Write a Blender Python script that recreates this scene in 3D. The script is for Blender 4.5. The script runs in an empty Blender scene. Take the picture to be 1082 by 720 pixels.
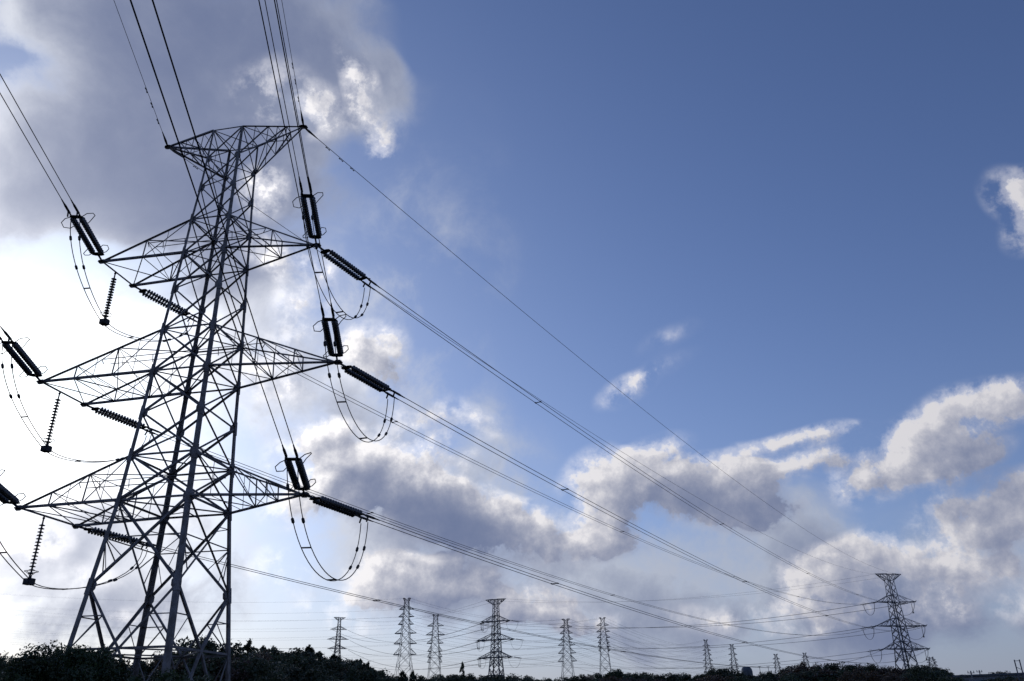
import bpy, bmesh, math, random
from mathutils import Vector, Matrix, Euler

SC = bpy.context.scene
COL = SC.collection
R = math.radians

# ------------------------------------------------------------------ camera
F_PX, CX, CY = 854.92, 541.0, 360.0            # lens measured in the photograph's pixels
PITCH, ROLL = R(25.286), R(0.978)
_u0 = Vector((0, -math.sin(PITCH), math.cos(PITCH)))
_r0 = Vector((1, 0, 0))
CAM_F = Vector((0, math.cos(PITCH), math.sin(PITCH)))
CAM_R = (_r0 * math.cos(ROLL) - _u0 * math.sin(ROLL)).normalized()
CAM_U = (_r0 * math.sin(ROLL) + _u0 * math.cos(ROLL)).normalized()

def ray(u, v):
    """world direction that the photograph's pixel (u, v) looks along"""
    return (CAM_F + CAM_R * ((u - CX) / F_PX) + CAM_U * ((CY - v) / F_PX)).normalized()

cam = bpy.data.cameras.new('camera')
cam.sensor_width = 36.0
cam.lens = 36.0 * F_PX / 1082.0
cam.clip_start, cam.clip_end = 0.1, 20000.0
cam_o = bpy.data.objects.new('camera', cam)
COL.objects.link(cam_o)
cam_o.matrix_world = Matrix((
    (CAM_R.x, CAM_U.x, -CAM_F.x, 0), (CAM_R.y, CAM_U.y, -CAM_F.y, 0),
    (CAM_R.z, CAM_U.z, -CAM_F.z, 0), (0, 0, 0, 1)))
SC.camera = cam_o

# ------------------------------------------------------------------ sun
SUN_AZ, SUN_EL = R(-35.3), R(20.2)
SUN_DIR = Vector((math.sin(SUN_AZ) * math.cos(SUN_EL), math.cos(SUN_AZ) * math.cos(SUN_EL), math.sin(SUN_EL)))
sun = bpy.data.lights.new('sun', 'SUN')
sun.energy, sun.angle, sun.color = 2.4, R(0.53), (1.0, 0.93, 0.82)
sun_o = bpy.data.objects.new('sun', sun)
COL.objects.link(sun_o)
sun_o.rotation_euler = SUN_DIR.to_track_quat('Z', 'Y').to_euler()

# ------------------------------------------------------------------ exposure
SC.view_settings.view_transform = 'Standard'
SC.view_settings.look = 'None'
SC.view_settings.exposure = 0.0
SC.view_settings.gamma = 1.0
SC.view_settings.use_curve_mapping = False
SC.cycles.max_bounces = 4
SC.cycles.transparent_max_bounces = 8

# ------------------------------------------------------------------ sky: Nishita + procedural clouds
world = bpy.data.worlds.new('World')
SC.world = world
world.use_nodes = True
WN = world.node_tree
WN.nodes.clear()

class NB:
    """small helper that writes node chains"""
    def __init__(s, tree): s.t = tree
    def node(s, kind, **kw):
        n = s.t.nodes.new(kind)
        for k, v in kw.items(): setattr(n, k, v)
        return n
    def put(s, sock, val):
        if hasattr(val, 'is_linked') or isinstance(val, bpy.types.NodeSocket): s.t.links.new(val, sock)
        else: sock.default_value = val
    def m(s, op, a, b=None, c=None, clamp=False):
        n = s.node('ShaderNodeMath', operation=op, use_clamp=clamp)
        s.put(n.inputs[0], a)
        if b is not None: s.put(n.inputs[1], b)
        if c is not None: s.put(n.inputs[2], c)
        return n.outputs[0]
    def vm(s, op, a, b=None, scale=None):
        n = s.node('ShaderNodeVectorMath', operation=op)
        s.put(n.inputs[0], a)
        if b is not None: s.put(n.inputs[1], b)
        if scale is not None: s.put(n.inputs['Scale'], scale)
        return n.outputs['Value'] if op in ('DOT_PRODUCT', 'LENGTH') else n.outputs[0]
    def step(s, x, lo, hi, a=0.0, b=1.0, smooth=True):
        n = s.node('ShaderNodeMapRange', interpolation_type='SMOOTHSTEP' if smooth else 'LINEAR')
        s.put(n.inputs[0], x)
        for i, v in zip((1, 2, 3, 4), (lo, hi, a, b)): s.put(n.inputs[i], v)
        return n.outputs[0]
    def noise(s, vec, scale, detail=4, rough=0.55, lac=2.0):
        n = s.node('ShaderNodeTexNoise', noise_dimensions='3D')
        s.put(n.inputs['Vector'], vec)
        n.inputs['Scale'].default_value = scale
        n.inputs['Detail'].default_value = detail
        n.inputs['Roughness'].default_value = rough
        n.inputs['Lacunarity'].default_value = lac
        return n
    def mix(s, f, a, b):
        n = s.node('ShaderNodeMix', data_type='RGBA')
        s.put(n.inputs[0], f); s.put(n.inputs[6], a); s.put(n.inputs[7], b)
        return n.outputs[2]
    def rgb(s, c):
        n = s.node('ShaderNodeRGB'); n.outputs[0].default_value = (c[0], c[1], c[2], 1); return n.outputs[0]

def blob_chain(nb, vec, blobs):
    """sum of soft cones on the sky sphere; each blob (u, v, a, b, turn, weight): centre, half axes in sky pixels, degrees"""
    total = None
    for (u, v, a, b, turn, w) in blobs:
        d = ray(u, v)
        ex = (ray(u + 1, v) - d); ex -= d * ex.dot(d); ex.normalize()
        ey = d.cross(ex)
        if ey.z < 0: ey = -ey
        t = R(turn)
        e1 = ex * math.cos(t) + ey * math.sin(t)
        e2 = -ex * math.sin(t) + ey * math.cos(t)
        e3 = e1.cross(e2)
        rot = Matrix((e1, e2, e3)).transposed().to_euler()
        mp = nb.node('ShaderNodeMapping', vector_type='TEXTURE')
        nb.put(mp.inputs['Vector'], vec)
        mp.inputs['Location'].default_value = d
        mp.inputs['Rotation'].default_value = rot
        # sky pixels shrink away from the picture centre
        k = CAM_F.dot(d)
        mp.inputs['Scale'].default_value = (a / F_PX * k, b / F_PX * k, 1.0)
        g = nb.node('ShaderNodeTexGradient', gradient_type='SPHERICAL')
        nb.t.links.new(mp.outputs[0], g.inputs[0])
        total = nb.m('MULTIPLY', g.outputs['Fac'], w) if total is None else nb.m('MULTIPLY_ADD', g.outputs['Fac'], w, total)
    return total

# cumulus masses: where each heap stands in the sky
CUMULUS = [
    # heap right of the tower, behind the middle arms
    (280, 200, 34, 40, 0, .7), (296, 275, 30, 45, 60, .7), (318, 320, 40, 40, 0, .65), (300, 390, 60, 50, 0, .7), (335, 285, 30, 26, 0, .5),
    (392, 372, 50, 42, 20, .8), (410, 395, 40, 30, 0, .6), (455, 455, 60, 38, -20, .65), (500, 440, 50, 20, -30, .45),
    (384, 105, 74, 24, 105, .85), (404, 152, 44, 24, 60, .6), (340, 118, 56, 34, 0, .5), (290, 95, 60, 40, 0, .4),
    # dark heap at centre left
    (365, 490, 95, 50, -4, 1.15), (430, 520, 110, 55, -14, 1.5), (500, 545, 95, 38, -12, 1.5), (330, 530, 70, 40, 0, .9), (350, 462, 50, 25, 0, .55),
    (560, 548, 40, 25, 0, .6), (470, 478, 40, 25, 0, .5),
    # low heaps above the far pylons
    (430, 618, 80, 36, -5, .75), (495, 625, 80, 34, -14, .8), (570, 648, 80, 26, -12, .7), (395, 592, 50, 26, 0, .5), (630, 658, 60, 20, 0, .4),
    (470, 590, 60, 16, 10, .4), (420, 662, 80, 18, 0, .3),
    (350, 640, 60, 26, 0, .5), (300, 600, 50, 30, 0, .45), (540, 610, 50, 20, -20, .4), (595, 630, 50, 20, -20, .45), (150, 650, 70, 22, 0, .35), (30, 580, 50, 30, 10, .45), (90, 610, 50, 22, 0, .35),
    # middle heap
    (635, 512, 56, 50, 20, .9), (680, 515, 80, 50, 8, .9), (755, 518, 85, 44, 8, 1.2), (795, 540, 65, 30, 8, 1.0), (840, 490, 80, 20, 12, .7),
    (600, 575, 90, 34, 10, .6), (870, 458, 60, 13, 8, .65), (690, 478, 50, 22, 20, .45), (820, 465, 60, 13, 12, .55), (650, 570, 60, 26, 0, .45),
    # wisps
    (658, 410, 46, 20, 24, .46), (706, 357, 46, 16, 24, .20), (690, 392, 60, 16, 22, .20),
    # right heap
    (915, 510, 50, 38, 20, .85), (960, 478, 62, 40, 35, .9), (1015, 436, 66, 36, 22, .9), (1066, 424, 46, 32, 10, .75), (1005, 488, 80, 32, 26, .75),
    (998, 538, 42, 24, 10, .75), (1075, 512, 50, 24, 15, .75), (1060, 548, 80, 28, 8, .7),
    # edge of frame
    (1068, 206, 34, 40, 60, .62), (1084, 245, 30, 36, 0, .55), (1095, 205, 40, 40, 0, .55),
    # low bank at right
    (845, 615, 50, 36, 30, .85), (900, 595, 70, 32, 14, .85), (960, 590, 110, 40, 8, .8), (1060, 590, 110, 45, 0, .75),
    (880, 645, 120, 30, 5, .5), (1030, 640, 110, 30, 0, .5), (780, 655, 120, 22, 0, .4),
]
# sheet of high grey cloud: soft masses
STRATUS = [
    (130, 150, 250, 110, -14, 1.9), (210, 50, 240, 110, -20, 1.6), (330, 10, 110, 70, -30, .6), (90, 10, 200, 60, 0, .8),
    (225, 190, 120, 70, 10, 1.0), (40, 180, 120, 50, 0, .7), (330, 110, 130, 70, 0, .6),
    (18, 66, 85, 55, 0, -.95), (30, 130, 60, 40, 0, -.4), (70, 100, 60, 30, 30, -.2), (295, 105, 70, 45, 0, -.6), (170, 225, 90, 24, -6, .5),
    (40, 340, 330, 200, 0, .75), (60, 470, 260, 160, 0, .6), (120, 600, 330, 130, 0, .65), (20, 580, 100, 40, 0, .55), (70, 560, 60, 30, 0, .3), (130, 630, 100, 30, 0, .25),
    (560, 600, 420, 110, -6, .60), (350, 430, 220, 150, -20, .55), (420, 300, 240, 240, -20, .32), (480, 520, 220, 120, -10, .35), (900, 620, 420, 120, 3, .60), (960, 595, 190, 60, 6, .6), (1010, 660, 200, 40, 0, .6), (490, 640, 200, 50, -6, .25), (300, 640, 160, 40, 0, .3), (740, 660, 160, 30, 0, .15),
]

def cloud_group(name, blobs, warp, scales, amps, detail):
    g = bpy.data.node_groups.new(name, 'ShaderNodeTree')
    g.interface.new_socket('Vector', in_out='INPUT', socket_type='NodeSocketVector')
    g.interface.new_socket('Density', in_out='OUTPUT', socket_type='NodeSocketFloat')
    nb = NB(g)
    i = nb.node('NodeGroupInput').outputs[0]
    o = nb.node('NodeGroupOutput').inputs[0]
    w1 = nb.noise(i, warp[0], 2, .5)
    off = nb.vm('SCALE', nb.vm('SUBTRACT', w1.outputs['Color'], (.5, .5, .5)), scale=warp[1])
    p = nb.vm('ADD', i, off)
    f = blob_chain(nb, p, blobs)
    q = nb.vm('ADD', i, nb.vm('SCALE', off, scale=.6))
    n1 = nb.m('SUBTRACT', nb.noise(q, scales[0], detail, .63).outputs['Fac'], .5)
    n2 = nb.m('SUBTRACT', nb.noise(q, scales[1], 3, .5).outputs['Fac'], .5)
    gate = nb.step(f, 0.0, .35)
    n = nb.m('MULTIPLY', nb.m('MULTIPLY_ADD', n1, amps[0], nb.m('MULTIPLY', n2, amps[1])), gate)
    nb.t.links.new(nb.m('ADD', f, n), o)
    return g

G_CU = cloud_group('cumulus_density', CUMULUS, (10.0, .030), (22.0, 9.0), (2.6, 1.7), 7)
G_ST = cloud_group('stratus_density', STRATUS, (5.0, .16), (11.0, 4.5), (1.7, 1.9), 6)

nb = NB(WN)
D = nb.node('ShaderNodeTexCoord').outputs['Generated']
def dens(g, v):
    n = nb.node('ShaderNodeGroup', node_tree=g)
    nb.put(n.inputs[0], v)
    return n.outputs[0]
sun_v = tuple(SUN_DIR)
cosang = nb.vm('DOT_PRODUCT', D, sun_v)
ang = nb.m('ARCCOSINE', nb.m('MINIMUM', cosang, .99999))
toward = nb.vm('NORMALIZE', nb.vm('SUBTRACT', nb.vm('ADD', sun_v, (0, 0, .35)), D))

sky = nb.node('ShaderNodeTexSky', sky_type='NISHITA', sun_disc=False)
sky.sun_elevation, sky.sun_rotation = SUN_EL, SUN_AZ % (2 * math.pi)
sky.altitude, sky.air_density, sky.dust_density, sky.ozone_density = 0, 1.0, 0.8, 3.2
hs = nb.node('ShaderNodeHueSaturation')
hs.inputs['Saturation'].default_value = 1.0
hs.inputs['Value'].default_value = 0.82
nb.put(hs.inputs['Color'], sky.outputs[0])
BG = 0.1                                           # world background strength
sky_c = nb.vm('MULTIPLY', hs.outputs[0], nb.mix(nb.m('POWER', 2.718, nb.m('MULTIPLY', nb.m('ARCCOSINE', nb.m('MINIMUM', nb.vm('DOT_PRODUCT', D, sun_v), .99999)), -2.5)), (1.06, 1.04, 1.32, 1), (1.02, 1.20, 1.26, 1)))
el = nb.node('ShaderNodeSeparateXYZ'); nb.put(el.inputs[0], D)
sinel = nb.m('MAXIMUM', el.outputs[2], 0.0)
hz = nb.m('POWER', 2.718, nb.m('MULTIPLY', sinel, -8.0))       # thick air low over the horizon


world.cycles.sampling_method = 'MANUAL'
world.cycles.sample_map_resolution = 256
glow = nb.m('POWER', 2.718, nb.m('MULTIPLY', ang, -8.5))       # forward scattering of thin cloud around the sun
glow2 = nb.m('POWER', 2.718, nb.m('MULTIPLY', ang, -2.2))

# sheet
s0 = dens(G_ST, D)
s1 = dens(G_ST, nb.vm('ADD', D, nb.vm('SCALE', toward, scale=.10)))
s_a = nb.step(s0, .08, .85, 0, .95)
s_thick = nb.m('MAXIMUM', nb.m('SUBTRACT', nb.m('MULTIPLY_ADD', s1, .5, nb.m('MULTIPLY', s0, .5)), .50), 0)
s_t = nb.m('POWER', 2.718, nb.m('MULTIPLY', s_thick, -2.2))
s_dark = nb.vm('ADD', (.110, .148, .285), nb.vm('SCALE', (.9, .88, .85), scale=nb.m('MULTIPLY', glow, .7)))
s_lit = nb.vm('ADD', (.36, .40, .50), nb.vm('SCALE', (1.0, .97, .92), scale=nb.m('MULTIPLY_ADD', glow, 3.4, nb.m('MULTIPLY', glow2, .45))))
s_c = nb.mix(s_t, s_dark, s_lit)

# heaps
c0 = dens(G_CU, D)
c1 = dens(G_CU, nb.vm('ADD', D, nb.vm('SCALE', toward, scale=.016)))
c2 = dens(G_CU, nb.vm('ADD', D, nb.vm('SCALE', toward, scale=.065)))
c_a = nb.m('MAXIMUM', nb.step(c0, .30, .64, 0, 1), nb.step(c0, .0, .5, 0, .42))
od = nb.m('MULTIPLY_ADD', c0, -.42, nb.m('MULTIPLY_ADD', c1, .85, nb.m('MULTIPLY', c2, .55)))
c_t = nb.m('POWER', 2.718, nb.m('MULTIPLY', nb.m('MAXIMUM', nb.m('SUBTRACT', od, .02), 0), -1.65))
c_dark = nb.vm('ADD', (.140, .182, .318), nb.vm('SCALE', (.9, .9, .9), scale=nb.m('MULTIPLY', glow, .5)))
c_lit = nb.vm('ADD', (.64, .63, .67), nb.vm('SCALE', (1.0, .97, .92), scale=nb.m('MULTIPLY_ADD', glow, 1.6, nb.m('MULTIPLY', glow2, .85))))
rim = nb.m('MULTIPLY_ADD', nb.m('SUBTRACT', 1.0, c_a), .35, .95)
c_c = nb.mix(c_t, c_dark, nb.vm('SCALE', c_lit, scale=rim))

k = 1.0 / BG
hz_c = nb.vm('ADD', (.24, .28, .40), nb.vm('SCALE', (1.0, .98, .95), scale=nb.m('MULTIPLY', glow2, .50)))
air = nb.mix(nb.m('MULTIPLY', hz, .95), sky_c, nb.vm('SCALE', hz_c, scale=k))
base = nb.mix(s_a, air, nb.vm('SCALE', s_c, scale=k))
full = nb.mix(c_a, base, nb.vm('SCALE', c_c, scale=k))
bg = nb.node('ShaderNodeBackground')
bg.inputs['Strength'].default_value = BG
nb.put(bg.inputs['Color'], full)
wo = nb.node('ShaderNodeOutputWorld')
WN.links.new(bg.outputs[0], wo.inputs['Surface'])

# ================================================================== helpers
UP = Vector((0, 0, 1))

def tan_el(u, v):
    d = ray(u, v)
    return d.z / math.hypot(d.x, d.y)

def at(u, v, dist):
    """point seen at pixel (u, v), at that horizontal distance"""
    d = ray(u, v)
    return d * (dist / math.hypot(d.x, d.y))

class MB:
    """collects bars, plates and tubes and links them as ONE mesh object"""
    def __init__(s): s.v, s.f = [], []
    def prism(s, ring0, ring1):
        n, b = len(ring0), len(s.v)
        s.v += [tuple(p) for p in ring0] + [tuple(p) for p in ring1]
        for i in range(n):
            j = (i + 1) % n
            s.f.append((b + i, b + j, b + n + j, b + n + i))
        s.f.append(tuple(range(b + n - 1, b - 1, -1)))
        s.f.append(tuple(range(b + n, b + 2 * n)))
    def angle(s, p, q, w0, w1=None, d1=None, d2=None, hint=None):
        """L-section steel from p to q; the flanges point along d1 and d2"""
        p, q = Vector(p), Vector(q)
        w1 = w0 if w1 is None else w1
        ax = (q - p)
        if ax.length < 1e-4: return
        ax.normalize()
        if d1 is None:
            h = Vector(hint) if hint is not None else (UP if abs(ax.z) < .9 else Vector((1, 0, 0)))
            d2 = h - ax * h.dot(ax)
            if d2.length < 1e-3: d2 = ax.orthogonal()
            d2.normalize()
            d1 = ax.cross(d2)
        else:
            d1 = Vector(d1); d1 = (d1 - ax * d1.dot(ax)).normalized()
            d2 = Vector(d2); d2 = (d2 - ax * d2.dot(ax)).normalized()
        def ring(c, w):
            t = max(.012, w * .13)
            o = c - (d1 + d2) * (w * .25)
            return [o, o + d1 * w, o + d1 * w + d2 * t, o + d1 * t + d2 * t, o + d1 * t + d2 * w, o + d2 * w]
        s.prism(ring(p, w0), ring(q, w1))
    def bar(s, p, q, w, h=None, up=None):
        p, q = Vector(p), Vector(q)
        h = w if h is None else h
        ax = (q - p).normalized()
        u = Vector(up) if up is not None else (UP if abs(ax.z) < .95 else Vector((1, 0, 0)))
        x = ax.cross(u).normalized(); y = x.cross(ax)
        def ring(c): return [c + x * (w / 2) * a + y * (h / 2) * b for a, b in ((-1, -1), (1, -1), (1, 1), (-1, 1))]
        s.prism(ring(p), ring(q))
    def box(s, c, sx, sy, sz):
        c = Vector(c)
        s.bar(c - Vector((0, 0, sz / 2)), c + Vector((0, 0, sz / 2)), sx, sy, up=(0, 1, 0))
    def plate(s, c, x, y, w, h, t):
        """eight-sided plate centred on c in the plane of x and y"""
        c, x, y = Vector(c), Vector(x).normalized(), Vector(y).normalized()
        n = x.cross(y) * (t / 2)
        o = [(-.5, -.25), (-.25, -.5), (.25, -.5), (.5, -.25), (.5, .25), (.25, .5), (-.25, .5), (-.5, .25)]
        r = [c + x * (a * w) + y * (b * h) for a, b in o]
        s.prism([p - n for p in r], [p + n for p in r])
    def tube(s, pts, r, n=6, closed=False):
        pts = [Vector(p) for p in pts]
        b, m = len(s.v), len(pts)
        prev = None
        for i, p in enumerate(pts):
            a = pts[(i + 1) % m] - pts[i - 1] if closed or 0 < i < m - 1 else (pts[1] - pts[0] if i == 0 else pts[-1] - pts[-2])
            a.normalize()
            if prev is None: x = a.orthogonal().normalized()
            else: x = (prev - a * prev.dot(a)).normalized()
            prev = x
            y = a.cross(x)
            rr = r[i] if isinstance(r, (list, tuple)) else r
            for k in range(n):
                t = 2 * math.pi * k / n
                s.v.append(tuple(p + x * (math.cos(t) * rr) + y * (math.sin(t) * rr)))
        for i in range(m if closed else m - 1):
            i2 = (i + 1) % m
            for k in range(n):
                k2 = (k + 1) % n
                s.f.append((b + i * n + k, b + i * n + k2, b + i2 * n + k2, b + i2 * n + k))
        if not closed:
            s.f.append(tuple(b + k for k in range(n - 1, -1, -1)))
            s.f.append(tuple(b + (m - 1) * n + k for k in range(n)))
    def lathe(s, p, q, prof, n=12):
        """turned shape along p-q; prof = [(distance along, radius)]"""
        p, q = Vector(p), Vector(q)
        ax = (q - p).normalized()
        s.tube_r = None
        x = ax.orthogonal().normalized(); y = ax.cross(x)
        b = len(s.v)
        for (d, r) in prof:
            for k in range(n):
                t = 2 * math.pi * k / n
                s.v.append(tuple(p + ax * d + x * (math.cos(t) * r) + y * (math.sin(t) * r)))
        for i in range(len(prof) - 1):
            for k in range(n):
                k2 = (k + 1) % n
                s.f.append((b + i * n + k, b + i * n + k2, b + (i + 1) * n + k2, b + (i + 1) * n + k))
        s.f.append(tuple(b + k for k in range(n - 1, -1, -1)))
        s.f.append(tuple(b + (len(prof) - 1) * n + k for k in range(n)))
    def ball(s, c, r, n=8):
        c = Vector(c)
        s.lathe(c - UP * r, c + UP * r, [(r - r * math.cos(math.pi * i / 6), max(.001, r * math.sin(math.pi * i / 6))) for i in range(7)], n)
    def mesh(s, name, mat, smooth=False):
        me = bpy.data.meshes.new(name)
        me.from_pydata(s.v, [], s.f)
        me.update()
        if mat: me.materials.append(mat)
        if smooth: me.polygons.foreach_set('use_smooth', [True] * len(me.polygons))
        return me
    def build(s, name, mat, parent=None, smooth=False):
        o = bpy.data.objects.new(name, s.mesh(name, mat, smooth))
        COL.objects.link(o)
        if parent: o.parent = parent
        return o

def tag(o, label=None, cat=None, group=None, kind=None):
    if label: o['label'] = label
    if cat: o['category'] = cat
    if group: o['group'] = group
    if kind: o['kind'] = kind
    return o

def empty(name, loc=(0, 0, 0), rz=0):
    o = bpy.data.objects.new(name, None)
    COL.objects.link(o)
    o.location = loc
    o.rotation_euler = (0, 0, rz)
    o.empty_display_size = .3
    return o

def copy_tree(o, parent=None):
    c = o.copy()
    COL.objects.link(c)
    if parent: c.parent = parent
    for ch in list(o.children): copy_tree(ch, c)
    return c

# ================================================================== materials
def material(name, col, rough=.6, metal=0.0, vary=.25, scale=6.0, col2=None, spec=.5, bump=0.0):
    m = bpy.data.materials.new(name)
    m.use_nodes = True
    n = NB(m.node_tree)
    bs = m.node_tree.nodes['Principled BSDF']
    co = n.node('ShaderNodeTexCoord').outputs['Object']
    no = n.noise(co, scale, 5, .6)
    c2 = col2 or tuple(c * (1 - vary) for c in col)
    f = n.step(no.outputs['Fac'], .35, .68)
    n.put(bs.inputs['Base Color'], n.mix(f, (*col, 1), (*c2, 1)))
    n.put(bs.inputs['Roughness'], n.step(no.outputs['Fac'], .3, .7, rough - .08, rough + .08))
    bs.inputs['Metallic'].default_value = metal
    bs.inputs['Specular IOR Level'].default_value = spec
    if bump:
        b = n.node('ShaderNodeBump'); b.inputs['Strength'].default_value = bump
        n.put(b.inputs['Height'], no.outputs['Fac']); n.put(bs.inputs['Normal'], b.outputs[0])
    return m

M_STEEL = material('galvanised_steel', (.30, .265, .26), .65, .0, .45, 2.2, (.17, .14, .125), spec=.25)
M_STEEL_MID = material('weathered_steel', (.20, .20, .215), .75, .0, .35, .8, spec=.15)
M_STEEL_FAR = material('grey_steel', (.17, .17, .19), .8, 0, .25, .4, spec=.1)
M_STEEL_PALE = material('pale_steel', (.22, .20, .22), .8, 0, .2, .4, spec=.1)
M_STEEL_RED = material('red_painted_steel', (.30, .16, .15), .6, 0, .2, .4)
M_PORC = material('brown_porcelain', (.17, .145, .14), .22, 0, .3, 8.0, spec=.6)
M_FIT = material('dark_fittings', (.085, .08, .085), .7, 0, .3, 8.0, spec=.15)
M_WIRE = material('stranded_conductor', (.055, .055, .06), .9, 0, .2, 20.0, spec=.05)
M_SHIELD = material('earth_wire', (.08, .08, .085), .9, 0, .2, 20.0, spec=.05)

def leaf_material(name, col, col2, trans=.25):
    m = bpy.data.materials.new(name)
    m.use_nodes = True
    nt = m.node_tree
    n = NB(nt)
    bs = nt.nodes['Principled BSDF']
    out = nt.nodes['Material Output']
    co = n.node('ShaderNodeTexCoord').outputs['Object']
    rnd = n.node('ShaderNodeObjectInfo').outputs['Random']
    geo = n.node('ShaderNodeNewGeometry').outputs['Random Per Island']
    f = n.m('MULTIPLY_ADD', geo, .6, n.m('MULTIPLY', n.noise(co, 1.2, 3).outputs['Fac'], .5))
    c = n.mix(f, (*col, 1), (*col2, 1))
    hs = n.node('ShaderNodeHueSaturation')
    n.put(hs.inputs['Value'], n.step(rnd, 0, 1, .7, 1.25, False))
    n.put(hs.inputs['Hue'], n.step(rnd, 0, 1, .48, .51, False))
    n.put(hs.inputs['Color'], c)
    n.put(bs.inputs['Base Color'], hs.outputs[0])
    bs.inputs['Roughness'].default_value = .45
    tr = n.node('ShaderNodeBsdfTranslucent')
    n.put(tr.inputs['Color'], hs.outputs[0])
    mx = n.node('ShaderNodeMixShader')
    mx.inputs[0].default_value = trans
    nt.links.new(bs.outputs[0], mx.inputs[1]); nt.links.new(tr.outputs[0], mx.inputs[2])
    nt.links.new(mx.outputs[0], out.inputs['Surface'])
    return m

M_LEAF = leaf_material('evergreen_leaves', (.030, .045, .018), (.060, .082, .030), .3)
M_LEAF_DARK = leaf_material('dark_foliage', (.042, .056, .030), (.078, .090, .042), .25)
M_LEAF_AUTUMN = leaf_material('autumn_foliage', (.085, .055, .035), (.125, .072, .042), .25)
M_CONIFER = leaf_material('conifer_needles', (.026, .040, .022), (.045, .062, .026), .15)
M_TWIG = material('bare_twigs', (.075, .062, .060), .8, 0, .3, 2.0)
M_BARK = material('bark', (.085, .070, .058), .85, 0, .4, 5.0, bump=.4)
M_GROUND = material('grassy_earth', (.060, .065, .035), .9, 0, .3, .15, (.085, .075, .05))
M_WALL = material('rendered_wall', (.28, .28, .30), .8, 0, .15, 1.5)
M_ROOF = material('roof_sheet', (.12, .13, .14), .6, 0, .2, 2.0)
M_ROOF_GREEN = material('green_roof_sheet', (.07, .13, .115), .6, 0, .2, 2.0)
M_GLASS = material('window_glass', (.03, .035, .045), .1, 0, .1, 2.0)
M_CONCRETE = material('concrete_pole', (.25, .25, .25), .8, 0, .2, 3.0)

# ================================================================== ground
def sstep(x, a, b):
    t = min(1, max(0, (x - a) / (b - a)))
    return t * t * (3 - 2 * t)

SLOPE = [(-180, .02), (-60, .03), (-36, .035), (-20, .050), (-12, .055), (-10, .046), (-8, .040), (-1.4, .032), (10, .030), (24, .030), (40, .030), (90, .02), (180, .02)]
def slope_at(az):
    for (a0, s0), (a1, s1) in zip(SLOPE, SLOPE[1:]):
        if a0 <= az <= a1: return s0 + (s1 - s0) * (az - a0) / (a1 - a0)
    return .02

def ground_z(x, y):
    r = math.hypot(x, y)
    az = math.degrees(math.atan2(x, y))
    z = -1.6 + 2.2 * sstep(r, 60, 250)
    z += sstep(r, 220, 430) * (slope_at(az) * min(r, 2400) + 1.6)
    z += .25 * math.sin(x * .11) * math.sin(y * .09 + 1) * sstep(r, 20, 60)
    return z

radii = [0, 3, 8, 15, 25, 35, 45, 55, 65, 80, 100, 120, 145, 170, 200, 230, 260, 300, 340, 380, 430, 500, 600, 750, 950, 1200, 1600, 2100, 2600, 4000]
gv, gf, NA = [(0, 0, ground_z(0, 0))], [], 144
for r in radii[1:]:
    for k in range(NA):
        t = 2 * math.pi * k / NA
        x, y = r * math.sin(t), r * math.cos(t)
        gv.append((x, y, ground_z(x, y)))
for k in range(NA): gf.append((0, 1 + (k + 1) % NA, 1 + k))
for i in range(len(radii) - 2):
    for k in range(NA):
        k2 = (k + 1) % NA
        gf.append((1 + i * NA + k, 1 + i * NA + k2, 1 + (i + 1) * NA + k2, 1 + (i + 1) * NA + k))
gm = bpy.data.meshes.new('ground')
gm.from_pydata(gv, [], gf); gm.update(); gm.materials.append(M_GROUND)
gm.polygons.foreach_set('use_smooth', [True] * len(gm.polygons))
ground = bpy.data.objects.new('ground', gm)
COL.objects.link(ground)
tag(ground, kind='structure')

# ================================================================== the large strain towers
# (height, half width) of the node levels of the body, measured from the photograph; z = 0 is the tower's datum
LEVELS = [(40.0, 1.16), (37.46, 1.22), (34.83, 1.30), (32.01, 1.44), (29.29, 1.53), (26.45, 1.66), (23.37, 1.80),
          (20.41, 1.90), (17.59, 2.00), (14.82, 2.13), (12.09, 2.26), (7.18, 2.69), (3.85, 2.98)]
ASP = 1.0336
SG = [(-1, -1), (-1, 1), (1, -1), (1, 1)]           # four legs
FACES = [(0, 2), (1, 3), (0, 1), (2, 3)]             # near, far, left, right face
ARMS = [(4, 3, 7.65, -.5, 7.6), (7, 6, 9.91, -.6, 9.85), (10, 9, 8.65, -.8, 9.0)]   # bottom level, top level, pointed length, its depth, wide length
ARM_END = [(-1.7, 1.8), (-1.95, 2.3), (-2.15, 3.0)]  # depths of the two corners of each wide arm end
EARTH = 5.5

def V(*a): return Vector(a)

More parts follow.
